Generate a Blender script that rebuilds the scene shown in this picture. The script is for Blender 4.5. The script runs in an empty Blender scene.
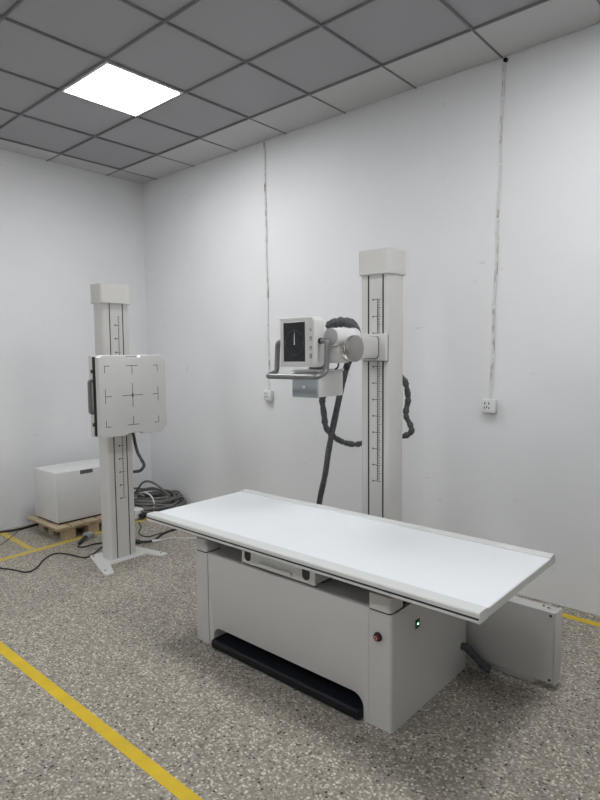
import bpy, bmesh, math, random
from mathutils import Vector, Matrix
random.seed(7)
SC = bpy.context.scene
COL = SC.collection
PI = math.pi

# ------------------------------------------------------------------ materials
def nt(name):
    m = bpy.data.materials.new(name); m.use_nodes = True
    return m, m.node_tree.nodes, m.node_tree.links, m.node_tree.nodes['Principled BSDF']

def mat(name, col, rough=.5, metal=0., bump=0., bscale=300., var=0., vscale=6., spec=.5):
    m, N, L, b = nt(name)
    b.inputs['Base Color'].default_value = (*col, 1)
    b.inputs['Roughness'].default_value = rough
    b.inputs['Metallic'].default_value = metal
    b.inputs['Specular IOR Level'].default_value = spec
    tc = N.new('ShaderNodeTexCoord')
    if var:
        n = N.new('ShaderNodeTexNoise'); n.inputs['Scale'].default_value = vscale; n.inputs['Detail'].default_value = 5
        L.new(tc.outputs['Object'], n.inputs['Vector'])
        r = N.new('ShaderNodeValToRGB')
        r.color_ramp.elements[0].position = .3; r.color_ramp.elements[1].position = .7
        r.color_ramp.elements[0].color = (*[c*(1-var) for c in col], 1)
        r.color_ramp.elements[1].color = (*[min(1, c*(1+var)) for c in col], 1)
        L.new(n.outputs['Fac'], r.inputs['Fac']); L.new(r.outputs['Color'], b.inputs['Base Color'])
    if bump:
        n = N.new('ShaderNodeTexNoise'); n.inputs['Scale'].default_value = bscale; n.inputs['Detail'].default_value = 3
        L.new(tc.outputs['Object'], n.inputs['Vector'])
        bp = N.new('ShaderNodeBump'); bp.inputs['Strength'].default_value = bump; bp.inputs['Distance'].default_value = .002
        L.new(n.outputs['Fac'], bp.inputs['Height']); L.new(bp.outputs['Normal'], b.inputs['Normal'])
    return m

def emis(name, col, strength):
    m, N, L, b = nt(name)
    b.inputs['Base Color'].default_value = (*col, 1)
    b.inputs['Emission Color'].default_value = (*col, 1)
    b.inputs['Emission Strength'].default_value = strength
    return m

def terrazzo():
    m, N, L, b = nt('terrazzo')
    tc = N.new('ShaderNodeTexCoord')
    def layer(scale, stops, off):
        mp = N.new('ShaderNodeMapping'); mp.inputs['Location'].default_value = (off, off*.7, 0)
        L.new(tc.outputs['Object'], mp.inputs['Vector'])
        v = N.new('ShaderNodeTexVoronoi'); v.inputs['Scale'].default_value = scale
        v.voronoi_dimensions = '2D'
        L.new(mp.outputs['Vector'], v.inputs['Vector'])
        sp = N.new('ShaderNodeSeparateColor'); L.new(v.outputs['Color'], sp.inputs['Color'])
        r = N.new('ShaderNodeValToRGB'); r.color_ramp.interpolation = 'CONSTANT'
        e = r.color_ramp.elements
        e[0].position = stops[0][0]; e[0].color = (*stops[0][1], 1)
        e[1].position = stops[1][0]; e[1].color = (*stops[1][1], 1)
        for p, c in stops[2:]:
            k = e.new(p); k.color = (*c, 1)
        L.new(sp.outputs['Red'], r.inputs['Fac'])
        return v, sp, r
    v1, s1, r1 = layer(125, [(0, (0.122, 0.109, 0.093)), (.04, (0.231, 0.206, 0.174)), (.25, (0.284, 0.258, 0.219)), (.58, (0.347, 0.314, 0.269)), (.82, (0.448, 0.410, 0.357)), (.93, (0.625, 0.581, 0.511))], .13)
    v2, s2, r2 = layer(66, [(0, (0.027, 0.027, 0.026)), (.05, (0.258, 0.213, 0.167)), (.22, (0.366, 0.333, 0.286)), (.58, (0.516, 0.477, 0.416)), (.86, (0.705, 0.657, 0.583))], 3.1)
    # big chips: rounded cores of some cells only
    lt = N.new('ShaderNodeMath'); lt.operation = 'LESS_THAN'; lt.inputs[1].default_value = .34
    L.new(v2.outputs['Distance'], lt.inputs[0])
    gt = N.new('ShaderNodeMath'); gt.operation = 'LESS_THAN'; gt.inputs[1].default_value = .45
    L.new(s2.outputs['Green'], gt.inputs[0])
    mu = N.new('ShaderNodeMath'); mu.operation = 'MULTIPLY'
    L.new(lt.outputs[0], mu.inputs[0]); L.new(gt.outputs[0], mu.inputs[1])
    mx = N.new('ShaderNodeMix'); mx.data_type = 'RGBA'
    L.new(mu.outputs[0], mx.inputs[0]); L.new(r1.outputs['Color'], mx.inputs[6]); L.new(r2.outputs['Color'], mx.inputs[7])
    # broad wear
    n = N.new('ShaderNodeTexNoise'); n.inputs['Scale'].default_value = 1.3; n.inputs['Detail'].default_value = 6
    L.new(tc.outputs['Object'], n.inputs['Vector'])
    rr = N.new('ShaderNodeValToRGB')
    rr.color_ramp.elements[0].position = .3; rr.color_ramp.elements[0].color = (.93, .92, .90, 1)
    rr.color_ramp.elements[1].position = .7; rr.color_ramp.elements[1].color = (1.03, 1.02, 1.0, 1)
    L.new(n.outputs['Fac'], rr.inputs['Fac'])
    m2 = N.new('ShaderNodeMix'); m2.data_type = 'RGBA'; m2.blend_type = 'MULTIPLY'; m2.inputs[0].default_value = 1
    L.new(mx.outputs[2], m2.inputs[6]); L.new(rr.outputs['Color'], m2.inputs[7])
    L.new(m2.outputs[2], b.inputs['Base Color'])
    b.inputs['Roughness'].default_value = .55
    b.inputs['Specular IOR Level'].default_value = .35
    return m

def wall_paint():
    m, N, L, b = nt('wall_paint')
    tc = N.new('ShaderNodeTexCoord')
    n = N.new('ShaderNodeTexNoise'); n.inputs['Scale'].default_value = 1.7; n.inputs['Detail'].default_value = 6
    L.new(tc.outputs['Object'], n.inputs['Vector'])
    r = N.new('ShaderNodeValToRGB')
    r.color_ramp.elements[0].position = .3; r.color_ramp.elements[0].color = (.755, .76, .768, 1)
    r.color_ramp.elements[1].position = .7; r.color_ramp.elements[1].color = (.785, .79, .797, 1)
    L.new(n.outputs['Fac'], r.inputs['Fac'])
    # small scuffs, sparse
    n2 = N.new('ShaderNodeTexNoise'); n2.inputs['Scale'].default_value = 9; n2.inputs['Detail'].default_value = 8
    mp = N.new('ShaderNodeMapping'); mp.inputs['Scale'].default_value = (1, 1, 2.5)
    L.new(tc.outputs['Object'], mp.inputs['Vector']); L.new(mp.outputs['Vector'], n2.inputs['Vector'])
    r2 = N.new('ShaderNodeValToRGB')
    r2.color_ramp.elements[0].position = .70; r2.color_ramp.elements[0].color = (1, 1, 1, 1)
    r2.color_ramp.elements[1].position = .78; r2.color_ramp.elements[1].color = (.86, .84, .81, 1)
    L.new(n2.outputs['Fac'], r2.inputs['Fac'])
    mx = N.new('ShaderNodeMix'); mx.data_type = 'RGBA'; mx.blend_type = 'MULTIPLY'; mx.inputs[0].default_value = 1
    L.new(r.outputs['Color'], mx.inputs[6]); L.new(r2.outputs['Color'], mx.inputs[7])
    L.new(mx.outputs[2], b.inputs['Base Color'])
    b.inputs['Roughness'].default_value = .75
    b.inputs['Specular IOR Level'].default_value = .25
    n3 = N.new('ShaderNodeTexNoise'); n3.inputs['Scale'].default_value = 14; n3.inputs['Detail'].default_value = 4
    L.new(tc.outputs['Object'], n3.inputs['Vector'])
    bp = N.new('ShaderNodeBump'); bp.inputs['Strength'].default_value = .15; bp.inputs['Distance'].default_value = .01
    L.new(n3.outputs['Fac'], bp.inputs['Height']); L.new(bp.outputs['Normal'], b.inputs['Normal'])
    return m

def tile_mat(name, col, dark):
    m, N, L, b = nt(name)
    tc = N.new('ShaderNodeTexCoord')
    v = N.new('ShaderNodeTexVoronoi'); v.inputs['Scale'].default_value = 55; v.inputs['Randomness'].default_value = .12
    v.voronoi_dimensions = '2D'
    L.new(tc.outputs['Object'], v.inputs['Vector'])
    r = N.new('ShaderNodeValToRGB')
    r.color_ramp.elements[0].position = .12; r.color_ramp.elements[0].color = (*dark, 1)
    r.color_ramp.elements[1].position = .25; r.color_ramp.elements[1].color = (*col, 1)
    L.new(v.outputs['Distance'], r.inputs['Fac']); L.new(r.outputs['Color'], b.inputs['Base Color'])
    b.inputs['Roughness'].default_value = .7
    return m

def stained(name, col, stain, amount):
    m, N, L, b = nt(name)
    tc = N.new('ShaderNodeTexCoord')
    mp = N.new('ShaderNodeMapping'); mp.inputs['Scale'].default_value = (1, 1, .35)
    n = N.new('ShaderNodeTexNoise'); n.inputs['Scale'].default_value = 30; n.inputs['Detail'].default_value = 6
    L.new(tc.outputs['Object'], mp.inputs['Vector']); L.new(mp.outputs['Vector'], n.inputs['Vector'])
    r = N.new('ShaderNodeValToRGB')
    r.color_ramp.elements[0].position = amount; r.color_ramp.elements[0].color = (*col, 1)
    r.color_ramp.elements[1].position = amount+.14; r.color_ramp.elements[1].color = (*stain, 1)
    L.new(n.outputs['Fac'], r.inputs['Fac']); L.new(r.outputs['Color'], b.inputs['Base Color'])
    b.inputs['Roughness'].default_value = .6
    return m

def wood(name, c0, c1):
    m, N, L, b = nt(name)
    tc = N.new('ShaderNodeTexCoord')
    mp = N.new('ShaderNodeMapping'); mp.inputs['Scale'].default_value = (12, 1.5, 12)
    n = N.new('ShaderNodeTexNoise'); n.inputs['Scale'].default_value = 6; n.inputs['Detail'].default_value = 6
    L.new(tc.outputs['Object'], mp.inputs['Vector']); L.new(mp.outputs['Vector'], n.inputs['Vector'])
    r = N.new('ShaderNodeValToRGB')
    r.color_ramp.elements[0].position = .3; r.color_ramp.elements[0].color = (*c0, 1)
    r.color_ramp.elements[1].position = .7; r.color_ramp.elements[1].color = (*c1, 1)
    L.new(n.outputs['Fac'], r.inputs['Fac']); L.new(r.outputs['Color'], b.inputs['Base Color'])
    b.inputs['Roughness'].default_value = .7
    return m

M = dict(
    terrazzo=terrazzo(), wall=wall_paint(),
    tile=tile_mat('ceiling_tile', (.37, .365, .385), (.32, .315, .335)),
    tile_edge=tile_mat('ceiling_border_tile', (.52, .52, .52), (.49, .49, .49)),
    tbar=mat('ceiling_bar', (.22, .22, .23), .5),
    lampframe=mat('lamp_frame', (.80, .81, .83), .4),
    lamp=emis('lamp_diffuser', (.96, .98, 1.0), 17.0),
    paint=mat('off_white_enamel', (.655, .64, .61), .42, bump=.06, bscale=500, var=.015),
    paint_cool=mat('white_enamel', (.72, .715, .695), .42, bump=.05, bscale=500, var=.015),
    base=mat('warm_grey_enamel', (.55, .538, .518), .45, bump=.06, bscale=500, var=.015),
    box=mat('cabinet_enamel', (.70, .70, .69), .42, bump=.05, bscale=500, var=.01),
    laminate=mat('table_laminate', (.84, .865, .885), .36, var=.008),
    rail=mat('rail_aluminium_paint', (.68, .69, .67), .4),
    dark=mat('dark_groove', (.018, .018, .02), .6),
    rubber=mat('black_rubber', (.018, .018, .02), .55, var=.3, vscale=20),
    navy=mat('navy_pedal', (.006, .007, .012), .5, spec=.3),
    ink=mat('ruler_ink', (.055, .055, .055), .6),
    steel=mat('brushed_steel', (.42, .41, .40), .32, metal=1.0, bump=.08, bscale=120),
    chrome=mat('polished_ring', (.75, .73, .70), .12, metal=1.0),
    discm=mat('tube_cap_metal', (.36, .34, .32), .36, metal=.85, bump=.06, bscale=140),
    handle=mat('grey_handle_paint', (.22, .22, .22), .33, metal=.55),
    bluegrey=mat('collimator_front', (.36, .40, .43), .4),
    screen=mat('screen_glass', (.012, .013, .018), .18),
    dial=emis('screen_dial', (.08, .085, .10), .12),
    icon=mat('button_icon', (.06, .06, .06), .5),
    sleeve=mat('woven_sleeve', (.075, .08, .085), .75, bump=.6, bscale=220, var=.35, vscale=40),
    greycable=mat('grey_cable', (.16, .155, .145), .6, var=.3, vscale=9),
    whitecable=mat('white_cable', (.70, .70, .68), .5),
    blackcable=mat('black_cable', (.02, .02, .022), .5, var=.2),
    tape=mat('yellow_tape', (.68, .47, .008), .55, var=.10, vscale=9),
    tape_worn=stained('worn_yellow_tape', (.60, .45, .06), (.40, .34, .19), .52),
    wood=wood('pallet_wood', (.40, .31, .20), (.55, .44, .30)),
    conduit=stained('conduit_plastic', (.68, .68, .665), (.33, .285, .26), .51),
    plastic=mat('white_plastic', (.74, .75, .74), .35),
    slot=mat('socket_slot', (.03, .03, .03), .6),
    red=mat('stop_button_red', (.16, .018, .018), .4),
    led=emis('green_led', (.35, 1.0, .50), 3.0),
    greensw=mat('green_switch', (.015, .10, .035), .3),
    capshade=mat('cap_shade_grey', (.47, .46, .44), .5),  # shade of the receptacle's front face put into the cap colour
    brass=mat('brown_bracket', (.20, .11, .07), .5, var=.2),
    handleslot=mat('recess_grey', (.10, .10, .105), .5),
    adapter=mat('adapter_grey', (.30, .31, .33), .5),
    hole=mat('wall_hole', (.01, .01, .01), .9),
)

# ------------------------------------------------------------------ geometry helpers
def B(): return bmesh.new()

def bevel_edges(bm, edges, off, seg):
    if off > 0 and edges:
        bmesh.ops.bevel(bm, geom=edges, offset=off, segments=seg, affect='EDGES', profile=.5, clamp_overlap=True)

def box(bm, x0, x1, y0, y1, z0, z1, bev=0., seg=2, axis=None, sel=None):
    """axis: only edges along that axis are bevelled; sel: filter on the edge midpoint"""
    v = bmesh.ops.create_cube(bm, size=1.0)['verts']
    for q in v:
        q.co = Vector(((x0+x1)/2+q.co.x*(x1-x0), (y0+y1)/2+q.co.y*(y1-y0), (z0+z1)/2+q.co.z*(z1-z0)))
    if bev:
        ed = {e for q in v for e in q.link_edges}
        if axis is not None:
            ed = {e for e in ed if abs((e.verts[0].co-e.verts[1].co).normalized()[axis]) > .9}
        if sel: ed = {e for e in ed if sel((e.verts[0].co+e.verts[1].co)/2)}
        bevel_edges(bm, list(ed), bev, seg)
    return bm

def cyl(bm, p0, p1, r, seg=32, bev=0., r2=None, bseg=2):
    p0, p1 = Vector(p0), Vector(p1); d = p1-p0
    v = bmesh.ops.create_cone(bm, cap_ends=True, segments=seg, radius1=r, radius2=r if r2 is None else r2, depth=d.length)['verts']
    if bev:
        vs = set(v)
        ed = [e for e in {e for q in v for e in q.link_edges} if abs(e.verts[0].co.z-e.verts[1].co.z) < 1e-6]
        res = bmesh.ops.bevel(bm, geom=ed, offset=bev, segments=bseg, affect='EDGES', profile=.5)
        v = list({q for q in list(res['verts'])+[q for q in v if q.is_valid]})
    R = d.to_track_quat('Z', 'Y').to_matrix().to_4x4()
    bmesh.ops.transform(bm, matrix=Matrix.Translation((p0+p1)/2) @ R, verts=v)
    return bm

def prism(bm, poly, axis, a0, a1):
    """poly: 2D points in the two other axes (in x,y,z order)"""
    def P(u, w, a):
        c = [u, w]; c.insert(axis, a); return Vector(c)
    va = [bm.verts.new(P(u, w, a0)) for u, w in poly]
    vb = [bm.verts.new(P(u, w, a1)) for u, w in poly]
    n = len(poly)
    fs = [bm.faces.new(va), bm.faces.new(vb[::-1])]
    for i in range(n):
        fs.append(bm.faces.new((va[i], vb[i], vb[(i+1) % n], va[(i+1) % n])))
    bmesh.ops.recalc_face_normals(bm, faces=fs)
    return bm

def spline(pts, n=8):
    pts = [Vector(p) for p in pts]
    out = []
    for i in range(len(pts)-1):
        a = pts[max(i-1, 0)]; b = pts[i]; c = pts[i+1]; d = pts[min(i+2, len(pts)-1)]
        for k in range(n):
            t = k/n
            out.append(.5*((2*b)+(c-a)*t+(2*a-5*b+4*c-d)*t*t+(3*b-3*c+d-a)*t**3))
    out.append(pts[-1])
    return out

def tube(bm, pts, r, seg=10, n=8, lump=0., smooth=True, seed=1):
    P = spline(pts, n) if smooth else [Vector(p) for p in pts]
    rng = random.Random(seed)
    t0 = (P[1]-P[0]).normalized()
    up = Vector((0, 0, 1)) if abs(t0.z) < .9 else Vector((1, 0, 0))
    u = t0.cross(up).normalized()
    rings = []
    ph = rng.random()*6
    for i, p in enumerate(P):
        t = (P[min(i+1, len(P)-1)]-P[max(i-1, 0)]).normalized()
        u = (u-t*u.dot(t)).normalized(); w = t.cross(u)
        rr = (r(i/(len(P)-1)) if callable(r) else r)*(1+(lump(i/(len(P)-1)) if callable(lump) else lump)*(math.sin(i*1.1+ph)*.5+rng.uniform(-.5, .5)))
        rings.append([bm.verts.new(p+(u*math.cos(2*PI*k/seg)+w*math.sin(2*PI*k/seg))*rr) for k in range(seg)])
    for a, b in zip(rings, rings[1:]):
        for k in range(seg):
            bm.faces.new((a[k], a[(k+1) % seg], b[(k+1) % seg], b[k]))
    bm.faces.new(rings[0][::-1]); bm.faces.new(rings[-1])
    return bm

def ring_arc(cx, cy, r, a0, a1, n=5):
    return [(cx+r*math.cos(a0+(a1-a0)*i/n), cy+r*math.sin(a0+(a1-a0)*i/n)) for i in range(n+1)]

# ------------------------------------------------------------------ object helpers
WO = {}
def mk(name, bm, m, parent=None, origin=None):
    bm.normal_update()
    for f in bm.faces: f.smooth = True
    for e in bm.edges:
        e.smooth = len(e.link_faces) == 2 and e.calc_face_angle(0) < math.radians(32)
    vs = [v.co for v in bm.verts]
    lo = Vector([min(v[i] for v in vs) for i in range(3)]); hi = Vector([max(v[i] for v in vs) for i in range(3)])
    if origin is None: origin = Vector(((lo.x+hi.x)/2, (lo.y+hi.y)/2, lo.z))
    origin = Vector(origin)
    bmesh.ops.translate(bm, vec=-origin, verts=bm.verts)
    me = bpy.data.meshes.new(name); bm.to_mesh(me); bm.free()
    me.materials.append(m if not isinstance(m, str) else M[m])
    o = bpy.data.objects.new(name, me); COL.objects.link(o)
    o.location = origin-(WO[parent.name] if parent else Vector())
    if parent: o.parent = parent
    WO[o.name] = origin
    return o

def thing(name, label, cat, loc, group=None):
    o = bpy.data.objects.new(name, None); COL.objects.link(o)
    o.empty_display_size = .1
    o.location = loc; o['label'] = label; o['category'] = cat
    if group: o['group'] = group
    WO[o.name] = Vector(loc)
    return o

def solo(name, bm, m, label, cat, group=None):
    o = mk(name, bm, m); o['label'] = label; o['category'] = cat
    if group: o['group'] = group
    return o

def struct(name, bm, m, parent=None):
    o = mk(name, bm, m, parent)
    if parent is None: o['kind'] = 'structure'
    return o

# ------------------------------------------------------------------ the room
XL, XR, YB, YF, H = -2.06, 5.2, .419, -5.2, 3.333
struct('floor', box(B(), XL-.15, XR+.15, YF-.15, YB+.15, -.12, 0), 'terrazzo')
struct('wall_back', box(B(), XL-.15, XR+.15, YB, YB+.15, 0, H+.1), 'wall')
struct('wall_left', box(B(), XL-.15, XL, YF, YB, 0, H+.1), 'wall')
struct('wall_right', box(B(), XR, XR+.15, YF, YB, 0, H+.1), 'wall')
struct('wall_front', box(B(), XL-.15, XR+.15, YF-.15, YF, 0, H+.1), 'wall')

lamp_cells = [(-.6, -1.2), (2.4, -1.2), (-.6, -4.2), (2.4, -4.2)]  # the first lamp is seen; the rest are added, unseen, to brighten the room
gx = [-1.8+.6*i for i in range(12)]          # grid lines across the room
gy = [0-.6*i for i in range(9)]
bt, be, bb = B(), B(), B()
zt = H+.012
def is_lamp(x, y): return any(abs(x-a) < .01 and abs(y-b) < .01 for a, b in lamp_cells)
xs = [XL]+gx+[XR]; ys = [YB]+gy+[YF]
for i in range(len(xs)-1):
    for j in range(len(ys)-1):
        x0, x1, y1, y0 = xs[i], xs[i+1], ys[j], ys[j+1]
        if x1-x0 < .02 or y1-y0 < .02 or is_lamp(x0, y0): continue
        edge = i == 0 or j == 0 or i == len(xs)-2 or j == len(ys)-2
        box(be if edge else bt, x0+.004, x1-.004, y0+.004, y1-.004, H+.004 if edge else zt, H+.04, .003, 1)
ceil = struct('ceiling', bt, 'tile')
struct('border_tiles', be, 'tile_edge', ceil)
for x in gx: 
    for s in (-1, 1): box(bb, x+s*.0034-.0019, x+s*.0034+.0019, YF, YB, H, H+.03)
    box(bb, x-.002, x+.002, YF, YB, H+.004, H+.03)
for y in gy:
    for s in (-1, 1): box(bb, XL, XR, y+s*.0034-.0019, y+s*.0034+.0019, H-.0005, H+.03)
    box(bb, XL, XR, y-.002, y+.002, H+.004, H+.03)
struct('ceiling_grid', bb, 'tbar', ceil)
slab = B(); box(slab, XL-.15, XR+.15, YF-.15, YB+.15, H+.1, H+.2)
struct('ceiling_slab', slab, 'wall', ceil)

lamp_labels = ['bright square LED panel light set in the grey ceiling grid',
                'added unseen square LED panel light in the ceiling above the right end of the table',
              'added unseen square LED panel light in the ceiling at the front left of the room',
               'added unseen square LED panel light in the ceiling above where the photo is taken']
for (x, y), lb in zip(lamp_cells, lamp_labels):
    t = thing('ceiling_light', lb, 'light', (x+.3, y+.3, H), 'ceiling panel lights')
    f = B(); e = .010; w = .016
    for a in ((x+e, x+e+w, y+e, y+.6-e), (x+.6-e-w, x+.6-e, y+e, y+.6-e), (x+e+w, x+.6-e-w, y+e, y+e+w), (x+e+w, x+.6-e-w, y+.6-e-w, y+.6-e)):
        box(f, a[0], a[1], a[2], a[3], H-.004, H+.03, .0015, 1)
    mk('lamp_frame', f, 'lampframe', t)
    mk('lamp_diffuser', box(B(), x+e+w, x+.6-e-w, y+e+w, y+.6-e-w, H+.002, H+.010), 'lamp', t)

# ------------------------------------------------------------------ floor marking tape
def strip(x0, y0, x1, y1, w, z=.0012):
    bm = B(); d = Vector((x1-x0, y1-y0, 0)); n = Vector((-d.y, d.x, 0)).normalized()*w/2
    k = max(2, int(d.length/.25)); top = []
    for i in range(k+1):
        p = Vector((x0, y0, 0))+d*i/k
        top.append([bm.verts.new(p+s*n+Vector((0, 0, zz))) for s, zz in ((-1, .0002), (-1, z), (1, z), (1, .0002))])
    for a, b in zip(top, top[1:]):
        for q in range(4): bm.faces.new((a[q], a[(q+1) % 4], b[(q+1) % 4], b[q]))
    bm.faces.new(top[0]); bm.faces.new(top[-1][::-1])
    bmesh.ops.recalc_face_normals(bm, faces=bm.faces)
    return bm
solo('floor_tape', strip(-2.0, -2.022, 3.2, -2.028, .053), 'tape', 'bright yellow floor tape running across the foreground in front of the table', 'floor tape', 'yellow floor tape lines')
solo('floor_tape', strip(-1.230, -1.99, -1.372, .25, .062), 'tape_worn', 'worn yellow floor tape passing the front of the wooden pallet behind the chest stand', 'floor tape', 'yellow floor tape lines')
solo('floor_tape', strip(-2.03, -1.185, -1.334, -1.21, .05), 'tape_worn', 'short worn yellow floor tape branching to the left wall beside the pallet', 'floor tape', 'yellow floor tape lines')
solo('floor_tape', strip(-1.38, .293, 3.4, .293, .05), 'tape', 'yellow floor tape along the foot of the back wall beyond the grey side cabinet', 'floor tape', 'yellow floor tape lines')

# ------------------------------------------------------------------ conduits and sockets on the back wall
def conduit(xt, xb, zb, label):
    t = thing('wall_conduit', label, 'conduit', (xb, YB, zb), 'plastic conduits down the back wall')
    bm = B(); n = 14; zt_ = H-.005
    P = [Vector((xt+(xb-xt)*i/n+.004*math.sin(i*1.7), 0, zt_+(zb-zt_)*i/n)) for i in range(n+1)]
    w, d = .0085, .011
    R = [[bm.verts.new((p.x+a, YB-b, p.z)) for a, b in ((-w, .0005), (-w, d-.003), (-w+.003, d), (w-.003, d), (w, d-.003), (w, .0005))] for p in P]
    for a, b in zip(R, R[1:]):
        for q in range(6): bm.faces.new((a[q], b[q], b[(q+1) % 6], a[(q+1) % 6]))
    bm.faces.new(R[0]); bm.faces.new(R[-1][::-1]); bmesh.ops.recalc_face_normals(bm, faces=bm.faces)
    mk('conduit_channel', bm, 'conduit', t)
    for q in (.115, .30, .46, .72, .87):
        z = zt_+(zb-zt_)*q; x = xt+(xb-xt)*q
        mk('conduit_clip', box(B(), x-.012, x+.012, YB-.014, YB-.0005, z-.009, z+.009, .003, 1), 'plastic', t)
def socket(x, z, label):
    t = thing('wall_socket', label, 'socket', (x, YB, z-.043), 'wall sockets under the conduits')
    mk('socket_box', box(B(), x-.045, x+.045, YB-.034, YB-.0005, z-.044, z+.044, .005, 2), 'plastic', t)
    mk('face_plate', box(B(), x-.043, x+.043, YB-.041, YB-.034, z-.042, z+.042, .004, 2), 'plastic', t)
    s = B()
    for a in (-.013, .013): box(s, x+a-.0035-.01, x+a+.0035-.01, YB-.0425, YB-.040, z+.010, z+.024)
    for a, r in ((-.014, .5), (.014, -.5), (0, 0)):
        box(s, x+a-.003-.01, x+a+.003-.01, YB-.0425, YB-.040, z-.018 if a else z-.012, z-.006 if a else z)
    mk('socket_slots', s, 'slot', t)
conduit(1.812, 1.762, 1.243, 'stained white plastic conduit down the back wall right of the tall X-ray column')
conduit(-.252, -.229, 1.232, 'thin white conduit down the back wall left of the X-ray tube head')
socket(1.762, 1.198, 'white wall socket below the conduit right of the tall X-ray column')
socket(-.228, 1.188, 'white wall socket below the thin conduit left of the X-ray tube head')
solo('cable_hole', cyl(B(), (1.822, YB-.0135, H-.018), (1.822, YB-.0003, H-.018), .013, 16), 'hole', 'small black cable hole at the ceiling above the right conduit', 'hole')

# ------------------------------------------------------------------ X-ray table
T = thing('xray_table', 'white X-ray table with long flat top on a grey cabinet base', 'x-ray table', (1.46, -.935, 0))
x0, x1, yf, yb, zb = .850, 2.097, -1.278, -.60, .497
# front panel with the arched pedal opening
a0, a1, ah, ar = .992, 1.957, .108, .055
poly = [(.956, 0), (a0, 0)]
poly += [(a0, ah-ar)]+ring_arc(a0+ar, ah-ar, ar, PI, PI/2)[1:]
poly += ring_arc(a1-ar, ah-ar, ar, PI/2, 0)
poly += [(a1, 0), (1.984, 0), (1.984, zb), (.956, zb)]
fp = prism(B(), poly, 1, yf+.001, yf+.26)
bevel_edges(fp, [e for e in fp.edges if abs(e.verts[0].co.y-yf-.001) < 1e-5 and abs(e.verts[1].co.y-yf-.001) < 1e-5 and e.verts[0].co.z > .05], .004, 2)
mk('front_panel', fp, 'base', T)
mk('inner_case', box(B(), .957, 1.984, yf+.262, yb, 0, .455), 'base', T)
for u0, u1, s in ((x0, .954, -1), (1.986, x1, 1)):
    c = box(B(), u0, u1, yf, yb, 0, zb, .012, 4, axis=2, sel=lambda m_, s=s: (m_.x-1.46)*s > .57)
    mk('end_cover', c, 'base', T)
mk('foot_pedal', box(B(), a0+.004, a1-.004, yf-.026, yf+.25, .003, .050, .014, 4), 'navy', T)
for u0, u1 in ((.862, .952), (1.985, 2.094)):
    blk = box(B(), u0, u1, yf-.006, yf+.10, .503, .569, .016, 4, axis=2)
    bl = mk('support_block', blk, 'base', T)
    mk('gap_seal', box(B(), u0+.0005, u1-.0005, yf-.004, yf+.0995, .4965, .5035, .014, 4, axis=2), 'dark', bl)
for u0, u1 in ((.87, .94), (1.99, 2.075)):
    mk('slide_rail', box(B(), u0, u1, yf+.03, -.66, .566, .622, .004, 1), 'handleslot', T)
    mk('rail_mount', box(B(), u0, u1, -.76, -.665, .497, .566, .004, 1), 'base', T)
br = B(); box(br, 2.068, 2.088, -1.155, -1.055, .498, .562, .003, 1); cyl(br, (2.06, -1.10, .53), (2.094, -1.10, .53), .018, 16)
mk('brake_bracket', br, 'brass', T)
# detector tray drawn a little out of the front
D = mk('detector_tray', box(B(), 1.228, 1.692, -1.262, -.80, .514, .573, .003, 1), 'paint_cool', T)
mk('tray_front', box(B(), 1.223, 1.697, -1.278, -1.262, .512, .576, .003, 2), 'paint_cool', D)
mk('tray_gap', box(B(), 1.221, 1.695, -1.2695, -1.262, .5045, .5105), 'dark', D)
for cx in (1.266, 1.645):
    pol = [(cx-.022, .5735)]+ring_arc(cx, .549, .022, PI, 2*PI, 8)+[(cx+.022, .5735)]
    mk('finger_notch', prism(B(), pol, 1, -1.2795, -1.277), 'slot', D)
hb = box(B(), 1.345, 1.568, -1.298, -1.290, .528, .545, .003, 1)
for u in (1.355, 1.558): cyl(hb, (u, -1.292, .536), (u, -1.277, .536), .006, 12)
mk('tray_handle', hb, 'rail', D)
mk('tray_runner', box(B(), 1.235, 1.68, -1.20, -.72, .4555, .512, .002, 1), 'handleslot', T)
# stop button and power switch
s_ = mk('stop_button_collar', cyl(B(), (2.033, yf, .391), (2.033, yf-.008, .391), .019, 28, .002), 'rubber', T)
rb = cyl(B(), (2.033, yf-.008, .391), (2.033, yf-.020, .391), .0135, 24, .003)
mk('stop_button', rb, 'red', s_)
rg = B(); 
for k in range(20):
    a = 2*PI*k/20; b2 = 2*PI*(k+1)/20
    box(rg, 2.033+.006*math.cos(a)-.0012, 2.033+.006*math.cos(a)+.0012, yf-.0208, yf-.0199, .391+.006*math.sin(a)-.0012, .391+.006*math.sin(a)+.0012)
mk('arrow_ring', rg, 'paint', s_)
p_ = mk('power_switch', box(B(), x1, x1+.004, -1.095, -1.063, .374, .412, .001, 1), 'greensw', T)
mk('switch_lamp', box(B(), x1+.004, x1+.0055, -1.083, -1.076, .390, .397), 'led', p_)
# the top
tx0, tx1, ty0, ty1 = .557, 2.506, -1.378, -.612
TOP = mk('table_top', box(B(), tx0+.002, tx1-.004, ty0+.070, ty1-.060, .632, .657, .0015, 1), 'laminate', T)
prof_f = [(ty0+.004, .622), (ty0, .626), (ty0, .634), (ty0+.004, .6345), (ty0+.004, .6425), (ty0, .643), (ty0, .657), (ty0+.004, .662), (ty0+.030, .663), (ty0+.066, .661), (ty0+.070, .657), (ty0+.070, .622)]
mk('front_rail', prism(B(), prof_f, 0, tx0, tx1), 'rail', T)
mk('rail_groove', box(B(), tx0+.003, tx1-.003, ty0+.0025, ty0+.0045, .6343, .6427), 'dark', T)
prof_b = [(ty1, .622), (ty1, .655), (ty1-.008, .664), (ty1-.012, .665), (ty1-.056, .661), (ty1-.060, .657), (ty1-.060, .622)]
mk('back_rail', prism(B(), prof_b, 0, tx0, tx1), 'rail', T)
for u in (tx0, tx1-.012):
    mk('end_strip', box(B(), u, u+.012, ty0+.0705, ty1-.0605, .624, .6555, .001, 1), 'rail', T)
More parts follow.
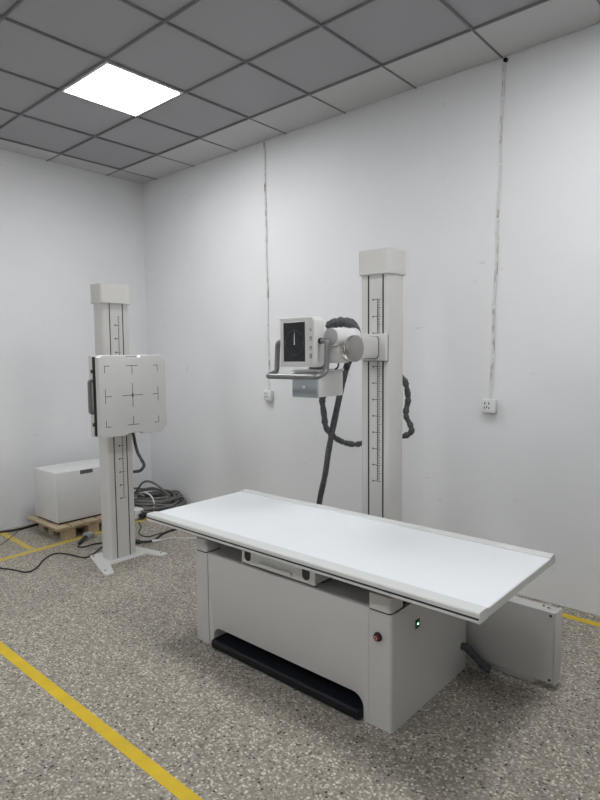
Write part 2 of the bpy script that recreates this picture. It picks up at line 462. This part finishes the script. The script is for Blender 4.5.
mk('under_frame', box(B(), tx0+.05, tx1-.05, ty0+.075, ty1-.066, .622, .632), 'handleslot', T)
# ------------------------------------------------------------------ cabinet behind the table end
K = thing('side_cabinet', 'low grey metal cabinet projecting from behind the right end of the table base', 'cabinet', (1.8, -.50, 0))
mk('cabinet_body', box(B(), 1.30, 2.488, -.55, -.475, .034, .368, .004, 2), 'base', K)
ec = box(B(), 2.4885, 2.500, -.552, -.473, .030, .372, .004, 2)
mk('end_cap', ec, 'base', K)
mk('plinth', box(B(), 1.31, 2.40, -.535, -.485, .0, .034), 'base', K)
for z in (.352, .050):
    mk('corner_screw', cyl(B(), (2.474, -.5505, z), (2.474, -.5535, z), .006, 14), 'slot', K)
for u, v in ((2.45, -.51), (2.425, -.50), (2.20, -.50)):
    mk('top_screw', cyl(B(), (u, v, .3675), (u, v, .3705), .006, 14), 'slot', K)
slv = tube(B(), [(2.086, -.655, .125), (2.115, -.640, .118), (2.15, -.615, .075), (2.18, -.600, .036), (2.215, -.590, .021)], .019, 12, 6, .03)
solo('cable_sleeve', slv, 'sleeve', 'black cable sleeve from the table base end to the floor before the grey side cabinet', 'cable sleeve')

# ------------------------------------------------------------------ tube stand
S = thing('xray_tube_stand', 'tall off-white X-ray column behind the table carrying the tube head with screen', 'x-ray stand', (1.323, -.178, 0))
cx0, cx1, cy0, cy1 = 1.223, 1.417, -.26, -.083
g0, g1 = 1.279, 1.383
col = B()
prof = [(cx0+.012, cy0), (g0-.0058, cy0), (g0-.0058, cy0+.03), (g0+.0058, cy0+.03), (g0+.0058, cy0), (g1-.0058, cy0), (g1-.0058, cy0+.03), (g1+.0058, cy0+.03), (g1+.0058, cy0)]
prof += ring_arc(cx1-.022, cy0+.022, .022, -PI/2, 0, 6)+ring_arc(cx1-.015, cy1-.015, .015, 0, PI/2, 4)+ring_arc(cx0+.015, cy1-.015, .015, PI/2, PI, 4)+ring_arc(cx0+.012, cy0+.012, .012, PI, 1.5*PI, 4)
prism(col, prof, 2, .012, 2.02)
mk('column', col, 'paint', S)
mk('foot_plate', box(B(), 1.13, 1.52, -.36, 0, 0, .012, .01, 2, axis=2), 'paint', S)
for g in (g0, g1):
    mk('guide_slot', box(B(), g-.0056, g+.0056, cy0+.0008, cy0+.029, .02, 2.008), 'dark', S)
mk('column_cap', box(B(), 1.208, 1.427, -.272, -.066, 2.012, 2.156, .02, 4, axis=2), 'paint', S)
rul = B(); zr0, zr1 = .762, 1.866
box(rul, 1.3420, 1.3460, cy0-.0006, cy0, zr0, zr1)
k = 0; z = zr0
while z < zr1+.001:
    L_ = .022 if k % 5 == 0 else .015
    box(rul, 1.3460, 1.3460+L_, cy0-.0006, cy0, z-.0018, z+.0018); z += .01; k += 1
mk('height_ruler', rul, 'ink', S)
rm = B(); z = zr0
while z < zr1:
    box(rm, 1.316, 1.342, cy0-.0006, cy0, z-.0018, z+.0018); box(rm, 1.308, 1.316, cy0-.0006, cy0, z-.006, z+.005)
    mk('ruler_mark', rm, 'ink', S); rm = B(); z += .10
CR = mk('carriage', box(B(), 1.236, 1.4185, -.290, -.2605, 1.497, 1.657, .003, 2), 'paint', S)
mk('carriage_gap_shade', box(B(), 1.240, 1.4205, -.2612, -.2592, 1.493, 1.650), 'handleslot', CR)  # dark sheet for the gap line; its lower lip paints the shadow underneath
arm = B()
poly = [(1.262, 1.532), (1.274, 1.512), (1.360, 1.512), (1.372, 1.532), (1.372, 1.626), (1.364, 1.638), (1.270, 1.638), (1.262, 1.626)]
prism(arm, poly, 1, -.74, -.290)
mk('support_arm', arm, 'paint', S)
mk('arm_shade_ring', prism(B(), [(1.264+(u-1.264)*1.0+(.0035 if u > 1.32 else -.0035), w_+(.0035 if w_ > 1.58 else -.0035)) for u, w_ in poly], 1, -.2935, -.2903), 'handleslot', S)  # dark rim drawn in for the shade line where arm meets carriage
# tube housing
ty, tz = -.79, 1.566
TH = mk('tube_housing', cyl(B(), (1.215, ty, tz), (1.512, ty, tz), .074, 48, .012, bseg=3), 'paint', S)
mk('housing_ring', cyl(B(), (1.5125, ty, tz), (1.548, ty, tz), .0635, 48, .002), 'chrome', TH)
mk('housing_cap', cyl(B(), (1.5485, ty, tz), (1.572, ty, tz), .0680, 48, .004), 'discm', TH)
HN = mk('cable_receptacle', cyl(B(), (1.490, -.893, 1.625), (1.490, -.700, 1.625), .0455, 40, .003), 'paint_cool', S)
mk('receptacle_cap', cyl(B(), (1.490, -.8965, 1.625), (1.490, -.8925, 1.625), .0445, 40, .001), 'capshade', HN)
mk('receptacle_collar', cyl(B(), (1.490, -.722, 1.625), (1.490, -.700, 1.625), .0505, 40, .002), 'paint_cool', HN)
mk('swivel_ring', cyl(B(), (1.318, -.755, 1.576), (1.318, -.715, 1.576), .062, 40, .003), 'rail', S)
# console
def console_shell():
    r1, r2 = .008, .030
    p = ring_arc(1.208+r1, 1.474+r1, r1, PI, 1.5*PI, 3)+ring_arc(1.444-r2, 1.474+r2, r2, 1.5*PI, 2*PI, 6)+ring_arc(1.444-r2, 1.730-r2, r2, 0, PI/2, 6)+ring_arc(1.208+r1, 1.730-r1, r1, PI/2, PI, 3)
    bm = prism(B(), p, 1, -.968, -.885)
    bevel_edges(bm, [e for e in bm.edges if abs(e.verts[0].co.y-e.verts[1].co.y) < 1e-5], .007, 3)
    return bm
CO = mk('control_console', console_shell(), 'paint_cool', S)
SCN = mk('touch_screen', box(B(), 1.235, 1.383, -.970, -.966, 1.502, 1.705, .002, 1), 'screen', CO)
dl = B(); dc, dz, n = 1.312, 1.598, 36
for k in range(n):
    a = 2*PI*k/n
    for q in range(3):
        aa = a+2*PI*q/(3*n); px, pz = dc+.063*math.cos(aa), dz+.063*math.sin(aa)
        box(dl, px-.0009, px+.0009, -.9706, -.9699, pz-.0009, pz+.0009)
    if k % 9 == 0:
        for q in (.055, .058, .061):
            px, pz = dc+q*math.cos(a), dz+q*math.sin(a); box(dl, px-.0016, px+.0016, -.9706, -.9699, pz-.0016, pz+.0016)
mk('dial_ring', dl, 'dial', SCN)
nd = prism(B(), [(dc-.004, dz-.010), (dc+.004, dz-.010), (dc+.0012, dz+.05), (dc-.0012, dz+.05)], 1, -.9706, -.9699)
mk('dial_needle', nd, emis('needle', (.3, .31, .31), .3), SCN)
def icon(z, kind):
    bm = B(); c = 1.4205; y0_, y1_ = -.9686, -.9675
    if kind == 0:
        prism(bm, [(c-.004, z), (c+.004, z), (c, z+.010)], 1, y0_, y1_)
        box(bm, c-.008, c+.008, y0_, y1_, z-.006, z-.004)
    elif kind in (1, 2):
        for a in (-.006, .003): box(bm, c+a, c+a+.004, y0_, y1_, z-.006, z+.007)
        box(bm, c-.007, c+.008, y0_, y1_, z-.0115, z-.0095)
        if kind == 1: box(bm, c-.007, c+.008, y0_, y1_, z+.009, z+.0105)
    else:
        for a in (-.010, -.004, .002, .008): box(bm, c-.005, c+.005, y0_, y1_, z+a, z+a+.003)
        box(bm, c-.007, c-.0055, y0_, y1_, z-.012, z+.013); box(bm, c+.0055, c+.007, y0_, y1_, z-.012, z+.013)
    mk('console_button', bm, 'icon', CO)
for i_, z in enumerate((1.662, 1.619, 1.573, 1.530)): icon(z, i_)
# grab handle
def fillet(pts, r, n=5):
    P = [Vector(p) for p in pts]; out = [P[0]]
    for a, b, c in zip(P, P[1:], P[2:]):
        d0, d1 = (a-b).normalized(), (c-b).normalized()
        s0, s1 = b+d0*r, b+d1*r
        for i in range(n+1):
            t = i/n; out.append((1-t)**2*s0+2*t*(1-t)*b+t*t*s1)
    return out+[P[-1]]
hp = fillet([(1.225, -.925, 1.606), (1.152, -.925, 1.606), (1.152, -.935, 1.447), (1.166, -1.025, 1.427), (1.505, -1.025, 1.427), (1.496, -.940, 1.45), (1.496, -.925, 1.606), (1.436, -.925, 1.606)], .024)
mk('grab_handle', tube(B(), hp, .0140, 14, smooth=False), 'handle', S)
for s, u in ((-1, 1.2075), (1, 1.4445)):
    mk('handle_socket', cyl(B(), (u, -.925, 1.606), (u+s*.012, -.925, 1.606), .016, 20, .002), 'rubber', S)
# collimator
CL = mk('collimator', box(B(), 1.236, 1.402, -.886, -.678, 1.316, 1.448, .004, 2), 'paint_cool', S)
mk('collimator_front', box(B(), 1.232, 1.405, -.902, -.886, 1.313, 1.440, .003, 2), 'bluegrey', CL)
mk('collimator_lid', box(B(), 1.230, 1.407, -.904, -.674, 1.4485, 1.460, .003, 2), 'paint_cool', CL)
mk('light_knob', cyl(B(), (1.318, -.902, 1.368), (1.318, -.910, 1.368), .009, 24, .002), 'rail', CL)
nk = B(); cyl(nk, (1.318, -.79, 1.458), (1.318, -.79, 1.52), .050, 24)
mk('collimator_neck', nk, 'handle', S)
pl = B(); tube(pl, [(1.445, -.70, 1.452), (1.452, -.70, 1.475), (1.447, -.72, 1.503)], .006, 8, 5); tube(pl, [(1.40, -.75, 1.455), (1.425, -.75, 1.475), (1.43, -.76, 1.51)], .005, 8, 5)
mk('short_lead', pl, 'rubber', S)
# sleeved cables
wrap = tube(B(), [(1.245, -.60, 1.688), (1.262, -.60, 1.706), (1.285, -.60, 1.711), (1.337, -.60, 1.716), (1.392, -.605, 1.708), (1.425, -.61, 1.692), (1.446, -.605, 1.655), (1.436, -.585, 1.60), (1.395, -.565, 1.545), (1.365, -.58, 1.49), (1.325, -.565, 1.42), (1.249, -.52, 1.272), (1.124, -.45, .987), (1.055, -.41, .79), (.985, -.38, .608), (.945, -.37, .40), (.935, -.34, .15), (1.0, -.30, .03), (1.06, -.28, .022)], lambda t: .0265 if t < .24 else max(.0185, .0265-(t-.24)*.08), 14, 8, lambda t: .17 if t < .24 else .05, seed=4)
solo('sleeved_cable', wrap, 'sleeve', 'dark grey sleeved hose draped over the tube head and hanging straight down behind the table', 'cable', 'dark sleeved cables of the tube stand')
swag = tube(B(), [(1.24, -.65, 1.305), (1.217, -.63, 1.292), (1.20, -.61, 1.262), (1.180, -.57, 1.185), (1.165, -.54, 1.12), (1.145, -.48, 1.070), (1.125, -.40, 1.028), (1.122, -.30, .985), (1.123, -.18, .958), (1.122, -.10, .958), (1.16, -.04, .965), (1.25, -.026, .985), (1.34, -.03, 1.005), (1.400, -.025, 1.022), (1.437, -.02, 1.050), (1.430, -.02, 1.09), (1.404, -.026, 1.14), (1.402, -.026, 1.18), (1.416, -.026, 1.245), (1.414, -.03, 1.30), (1.398, -.035, 1.365), (1.37, -.04, 1.395)], .0175, 14, 6, .26, seed=9)
solo('sleeved_cable', swag, 'sleeve', 'twisted dark sleeved cable sagging from the collimator and looping behind the tall column', 'cable', 'dark sleeved cables of the tube stand')

# ------------------------------------------------------------------ chest stand
W = thing('chest_stand', 'off-white wall bucky stand by the left corner with square target panel', 'x-ray stand', (-.63, -.845, 0))
fx = -.572; by0, by1 = -.955, -.736; bx = -.70
h0, h1 = -.897, -.790
prof = [(fx, h0-.0045), (fx-.03, h0-.0045), (fx-.03, h0+.0045), (fx, h0+.0045), (fx, h1-.0045), (fx-.03, h1-.0045), (fx-.03, h1+.0045), (fx, h1+.0045)]
prof += ring_arc(fx-.015, by1-.015, .015, 0, PI/2, 4)+ring_arc(bx+.015, by1-.015, .015, PI/2, PI, 4)+ring_arc(bx+.015, by0+.015, .015, PI, 1.5*PI, 4)+ring_arc(fx-.022, by0+.022, .022, -PI/2, 0, 6)
mk('column', prism(B(), prof, 2, .012, 1.935), 'paint', W)
mk('column_cap', box(B(), bx-.020, fx+.012, by0-.012, by1+.012, 1.927, 2.066, .02, 4, axis=2), 'paint', W)
for g in (h0, h1):
    mk('guide_slot', box(B(), fx-.029, fx-.0015, g-.0043, g+.0043, .014, 1.926), 'dark', W)
rul = B(); zr0, zr1 = .468, 1.84; yr = -.828
box(rul, fx, fx+.0006, yr-.002, yr+.002, zr0, zr1)
z = zr0; k = 0
while z < zr1+.001:
    box(rul, fx, fx+.0006, yr, yr+(.020 if k % 5 == 0 else .012), z-.0013, z+.0013); z += .02; k += 1
mk('height_ruler', rul, 'ink', W)
rm = B(); z = zr0
while z < zr1:
    box(rm, fx, fx+.0006, yr-.034, yr, z-.0022, z+.0022); box(rm, fx, fx+.0006, yr-.030, yr-.022, z-.007, z+.006)
    mk('ruler_mark', rm, 'ink', W); rm = B(); z += .10
feet = [(-.80, -1.00), (-.372, -1.128), (-.345, -1.122), (-.335, -1.075), (-.350, -1.062), (-.50, -1.0), (-.512, -.985), (-.525, -.700), (-.510, -.675), (-.40, -.648), (-.378, -.630), (-.378, -.585), (-.395, -.575), (-.62, -.625), (-.80, -.66)]
fm = prism(B(), feet, 2, 0, .012)
bevel_edges(fm, [e for e in fm.edges if e.verts[0].co.z > .01 and e.verts[1].co.z > .01], .003, 1)
FP = mk('foot_plate', fm, 'paint_cool', W)
for u, v in ((-.76, -.992), (-.42, -1.09), (-.43, -.61), (-.74, -.66)):
    mk('anchor_bolt', cyl(B(), (u, v, .012), (u, v, .017), .008, 12), 'steel', FP)
# bucky
qx, qy0, qy1, qz0, qz1 = -.35, -1.138, -.576, .972, 1.547
c = .045; t1, t2 = -.925, -.785
qf = qy0+.013
poly = [(qf, qz0+.015), (qf+.015, qz0), (t1, qz0), (t1+.015, qz0+.014), (t2-.015, qz0+.014), (t2, qz0), (qy1-c, qz0), (qy1, qz0+c), (qy1, qz1-c), (qy1-c, qz1), (t2, qz1), (t2-.015, qz1-.016), (t1+.015, qz1-.016), (t1, qz1), (qf+c*.7, qz1), (qf, qz1-.018)]
fb = prism(B(), poly, 0, qx-.045, qx)
bevel_edges(fb, [e for e in fb.edges if e.verts[0].co.x > qx-.001 and e.verts[1].co.x > qx-.001], .007, 3)
BK = mk('target_panel', fb, 'paint_cool', W)
mk('tray_gap', box(B(), qx-.066, qx-.045, qy0+.004, qy1-.03, qz0+.012, qz1-.012), 'dark', BK)
mk('panel_back', box(B(), qx-.112, qx-.066, qy0+.001, qy1-.02, qz0+.006, qz1-.002, .006, 2), 'paint', BK)
mk('panel_carriage', box(B(), fx+.001, qx-.112, by0+.03, by1-.03, 1.10, 1.42, .004, 1), 'paint', W)
for z in (1.435, 1.065):
    mk('panel_latch', box(B(), qx-.080, qx-.048, qy0-.004, qy0+.008, z-.012, z+.012, .002, 1), 'rubber', BK)
gh = fillet([(qx-.078, qy0+.008, 1.372), (qx-.078, qy0-.016, 1.367), (qx-.078, qy0-.016, 1.150), (qx-.078, qy0+.008, 1.145)], .012)
mk('tray_handle', tube(B(), gh, .0125, 12, smooth=False), 'handle', BK)
mk2 = None; w = .0021
def mark(name, bars):
    bm = B()
    for y0_, y1_, z0_, z1_ in bars: box(bm, qx-.0004, qx+.0006, min(y0_, y1_)-w, max(y0_, y1_)+w, min(z0_, z1_)-w, max(z0_, z1_)+w)
    mk(name, bm, 'ink', BK)
yc, zc = -.866, 1.259; dy, dz_ = .215, .212
mark('centre_cross', [(yc-.085, yc+.085, zc, zc), (yc, yc, zc-.085, zc+.085), (yc-.004, yc+.004, zc-.012, zc+.012)])
for sy in (-1, 1):
    a = yc+sy*dy
    for sz in (-1, 1):
        b = zc+sz*dz_
        mark('corner_mark', [(a, a-sy*.035, b, b), (a, a, b, b-sz*.045)])
    mark('edge_mark', [(a, a, zc-.05, zc+.05), (a, a-sy*.045, zc, zc)])
for sz in (-1, 1):
    b = zc+sz*dz_; mark('edge_mark', [(yc-.045, yc+.045, b, b), (yc, yc, b, b-sz*.06)])
cb = tube(B(), [(-.545, -.76, .99), (-.56, -.735, .93), (-.60, -.70, .87), (-.57, -.70, .80), (-.535, -.70, .762), (-.488, -.70, .709), (-.535, -.70, .662), (-.60, -.71, .645), (-.66, -.72, .64)], .012, 10, 8, .08)
solo('stand_cable', cb, 'sleeve', 'black cable curving out from under the target panel of the chest stand', 'cable')

# ------------------------------------------------------------------ pallet and white cabinet
P_ = thing('wooden_pallet', 'low wooden pallet under the white cabinet by the left wall', 'pallet', (-1.62, -.6, 0))
px0, px1, py0, py1 = -1.885, -1.325, -1.0, -.36
for i in range(5):
    u = py0+i*(py1-py0-.115)/4
    mk('deck_board', box(B(), px0, px1, u, u+.115, .098, .118, .002, 1), 'wood', P_)
for u in (px0+.05, (px0+px1)/2-.045, px1-.112):
    mk('stringer_board', box(B(), u, u+.09, py0+.015, py1-.015, .080, .098, .002, 1), 'wood', P_)
    for v in (py0+.075, (py0+py1)/2-.03, py1-.14):
        mk('pallet_block', box(B(), u+.002, u+.088, v, v+.10, .0, .080, .002, 1), 'wood', P_)
G = thing('equipment_cabinet', 'plain white metal cabinet on the wooden pallet behind the chest stand', 'cabinet', (-1.62, -.57, .118))
mk('cabinet_body', box(B(), -1.832, -1.413, -.95, -.36, .133, .562, .006, 2), 'box', G)
mk('cabinet_skid', box(B(), -1.815, -1.43, -.935, -.38, .118, .134), 'rubber', G)
mk('grip_recess', box(B(), -1.414, -1.4105, -.735, -.617, .522, .556, .002, 1), 'handleslot', G)

# ------------------------------------------------------------------ cords on the floor
def cord(name, pts, r, m, label, cat='cable', group=None, lump=0):
    return solo(name, tube(B(), [(x, y, (q[0] if q else r+.0003)) for x, y, *q in pts], r, 8, 8, lump), m, label, cat, group)
cord('extension_cord', [(-1.20, -1.62), (-1.076, -1.554), (-.976, -1.509), (-.842, -1.46), (-.875, -1.378), (-.995, -1.273), (-1.06, -1.186), (-1.062, -1.129), (-.985, -1.088), (-.86, -1.06), (-.80, -1.03), (-.845, -.936), (-.923, -.837), (-.98, -.72)], .0055, 'blackcable', 'thin black power cord snaking across the floor left of the chest stand', group='black cords on the floor')
pc = cord('extension_cord', [(-1.135, -.905), (-1.085, -.947), (-1.045, -.91), (-1.05, -.839), (-1.02, -.773), (-.97, -.66)], .0055, 'blackcable', 'short black cord from the grey plug to behind the chest stand', group='black cords on the floor')
cord('extension_cord', [(-2.0, -1.42), (-1.98, -1.28), (-1.975, -1.18), (-1.945, -1.11), (-1.935, -1.04), (-1.95, -.95), (-1.955, -.86), (-1.93, -.6)], .010, 'blackcable', 'thick black cord on the floor along the left wall beside the pallet', group='black cords on the floor')
cord('thin_wire', [(-1.55, -1.45), (-1.636, -1.335), (-1.713, -1.248), (-1.816, -1.157), (-1.90, -1.07, .010)], .003, 'greycable', 'thin grey wire on the floor at the left edge crossing the short tape')
A_ = thing('plug_adapter', 'grey plug adapter lying on the yellow tape before the pallet', 'plug', (-1.24, -.78, 0))
ad = B(); box(ad, -1.285, -1.215, -.80, -.725, .0005, .045, .008, 2)
mk('adapter_body', ad, 'adapter', A_)
mk('plug_body', tube(B(), [(-1.135, -.905, .012), (-1.165, -.88, .014), (-1.20, -.84, .018), (-1.225, -.80, .022)], .0145, 10, 4), 'rubber', A_)
# coil
def coil(cx, cy, R0, n, m, name, label, zmax, rc, seed, squash=.72, ang=.75):
    rng = random.Random(seed); pts = []
    for k in range(n):
        rr = R0*rng.uniform(.72, 1.05); ox, oy = rng.uniform(-.05, .05), rng.uniform(-.04, .04)
        zz = rc+(zmax-rc)*k/n; tl = rng.uniform(-.035, .035); ph = rng.uniform(0, 6)
        for q in range(12):
            a = 2*PI*q/12
            x, y = rr*math.cos(a), rr*squash*math.sin(a)
            X = cx+ox+x*math.cos(ang)-y*math.sin(ang); Y = cy+oy+x*math.sin(ang)+y*math.cos(ang)
            pts.append((X, min(Y, YB-.02), max(rc, zz+tl*math.sin(a+ph)+.012*math.sin(3*a+ph))))
    return pts
cp = coil(-1.63, .11, .34, 15, 0, '', '', .15, .011, 3, .80, .35)
cp = [(-1.22, -.10, .011), (-1.32, -.02, .011)]+cp+[(-1.90, .08, .06), (-1.865, .12, .165), (-1.783, .12, .243), (-1.693, .12, .276), (-1.588, .125, .272), (-1.49, .15, .225), (-1.42, .20, .14), (-1.40, .24, .08)]
solo('cable_coil', tube(B(), cp, .0108, 8, 4), 'greycable', 'tangled coil of grey cable on the floor in the corner behind the chest stand', 'cable')
lp = [(-1.94, .15, .02), (-1.888, .16, .107), (-1.775, .16, .177), (-1.632, .16, .208), (-1.513, .165, .195), (-1.43, .18, .14), (-1.40, .20, .09)]
solo('cable_loop', tube(B(), lp, .010, 8, 8), 'greycable', 'single grey cable hoop standing above the coil in the corner', 'cable')
wl = [(-1.66, .06, .14), (-1.633, .0, .175), (-1.602, -.02, .196), (-1.545, -.02, .211), (-1.468, -.02, .208), (-1.401, -.02, .180), (-1.37, -.02, .115), (-1.36, -.04, .04), (-1.33, -.10, .008), (-1.24, -.16, .007)]
solo('white_cable', tube(B(), wl, .007, 8, 8), 'whitecable', 'thin white cable looped over the grey cable coil in the corner', 'cable')
J = thing('power_adapter', 'white power adapter on the floor between the chest stand and the cable coil', 'adapter', (-1.46, -.15, 0))
mk('adapter_body', box(B(), -1.53, -1.405, -.21, -.11, .0005, .098, .018, 3), 'plastic', J)
mk('adapter_plug', box(B(), -1.405, -1.36, -.175, -.125, .016, .055, .006, 2), 'rubber', J)
cord('mains_lead', [(-.835, -.62, .0195), (-.803, -.592, .0195), (-.765, -.575, .0195), (-.73, -.54, .0195), (-.728, -.49, .014), (-.76, -.42, .010), (-.82, -.33, .010), (-.855, -.214, .010), (-.842, -.086, .010), (-.78, .05, .010)], lambda t: .019 if t < .22 else .010, 'blackcable', 'black mains lead on the floor right of the chest stand foot', lump=.1)
cord('thin_wire', [(-1.30, -.24), (-1.16, -.31), (-1.055, -.40), (-.95, -.445), (-.87, -.43), (-.825, -.385, .022), (-.82, -.32, .024)], .0055, 'blackcable', 'thin black wire curling on the floor right of the chest stand column')
V = thing('connector_lead', 'white cable with white connector running from the black lead to the table base', 'cable', (-.62, -.30, 0))
mk('connector', tube(B(), [(-.722, -.492, .013), (-.70, -.455, .012), (-.698, -.425, .011)], .0125, 10, 4), 'plastic', V)
mk('cable', tube(B(), [(-.698, -.425, .009), (-.705, -.375, .006), (-.69, -.32, .006), (-.61, -.265, .006), (-.526, -.195, .006), (-.38, -.11, .006), (-.1, -.05, .006), (.3, -.15, .006), (.78, -.55, .006), (.845, -.62, .05)], .0055, 8, 8), 'whitecable', V)

# ------------------------------------------------------------------ camera, world, view
cam = bpy.data.cameras.new('camera'); co = bpy.data.objects.new('camera', cam); COL.objects.link(co)
r_ = (0.74956537, 0.6618616, -0.00953858); u_ = (-0.04444555, 0.06470234, 0.99691434); f_ = (-0.66043649, 0.74682851, -0.07791544)
co.matrix_world = Matrix(((r_[0], u_[0], -f_[0], 3.31543973), (r_[1], u_[1], -f_[1], -3.19591983), (r_[2], u_[2], -f_[2], 1.53839208), (0, 0, 0, 1)))
cam.sensor_fit = 'HORIZONTAL'; cam.sensor_width = 36; cam.lens = 581.704/600*36
cam.clip_start = .05; cam.clip_end = 100
SC.camera = co
w = bpy.data.worlds.new('world'); SC.world = w; w.use_nodes = True
w.node_tree.nodes['Background'].inputs[0].default_value = (.8, .88, 1, 1)
w.node_tree.nodes['Background'].inputs[1].default_value = .05
SC.view_settings.view_transform = 'Standard'; SC.view_settings.look = 'None'
SC.view_settings.exposure = 1.05; SC.view_settings.gamma = 1
SC.view_settings.use_curve_mapping = False
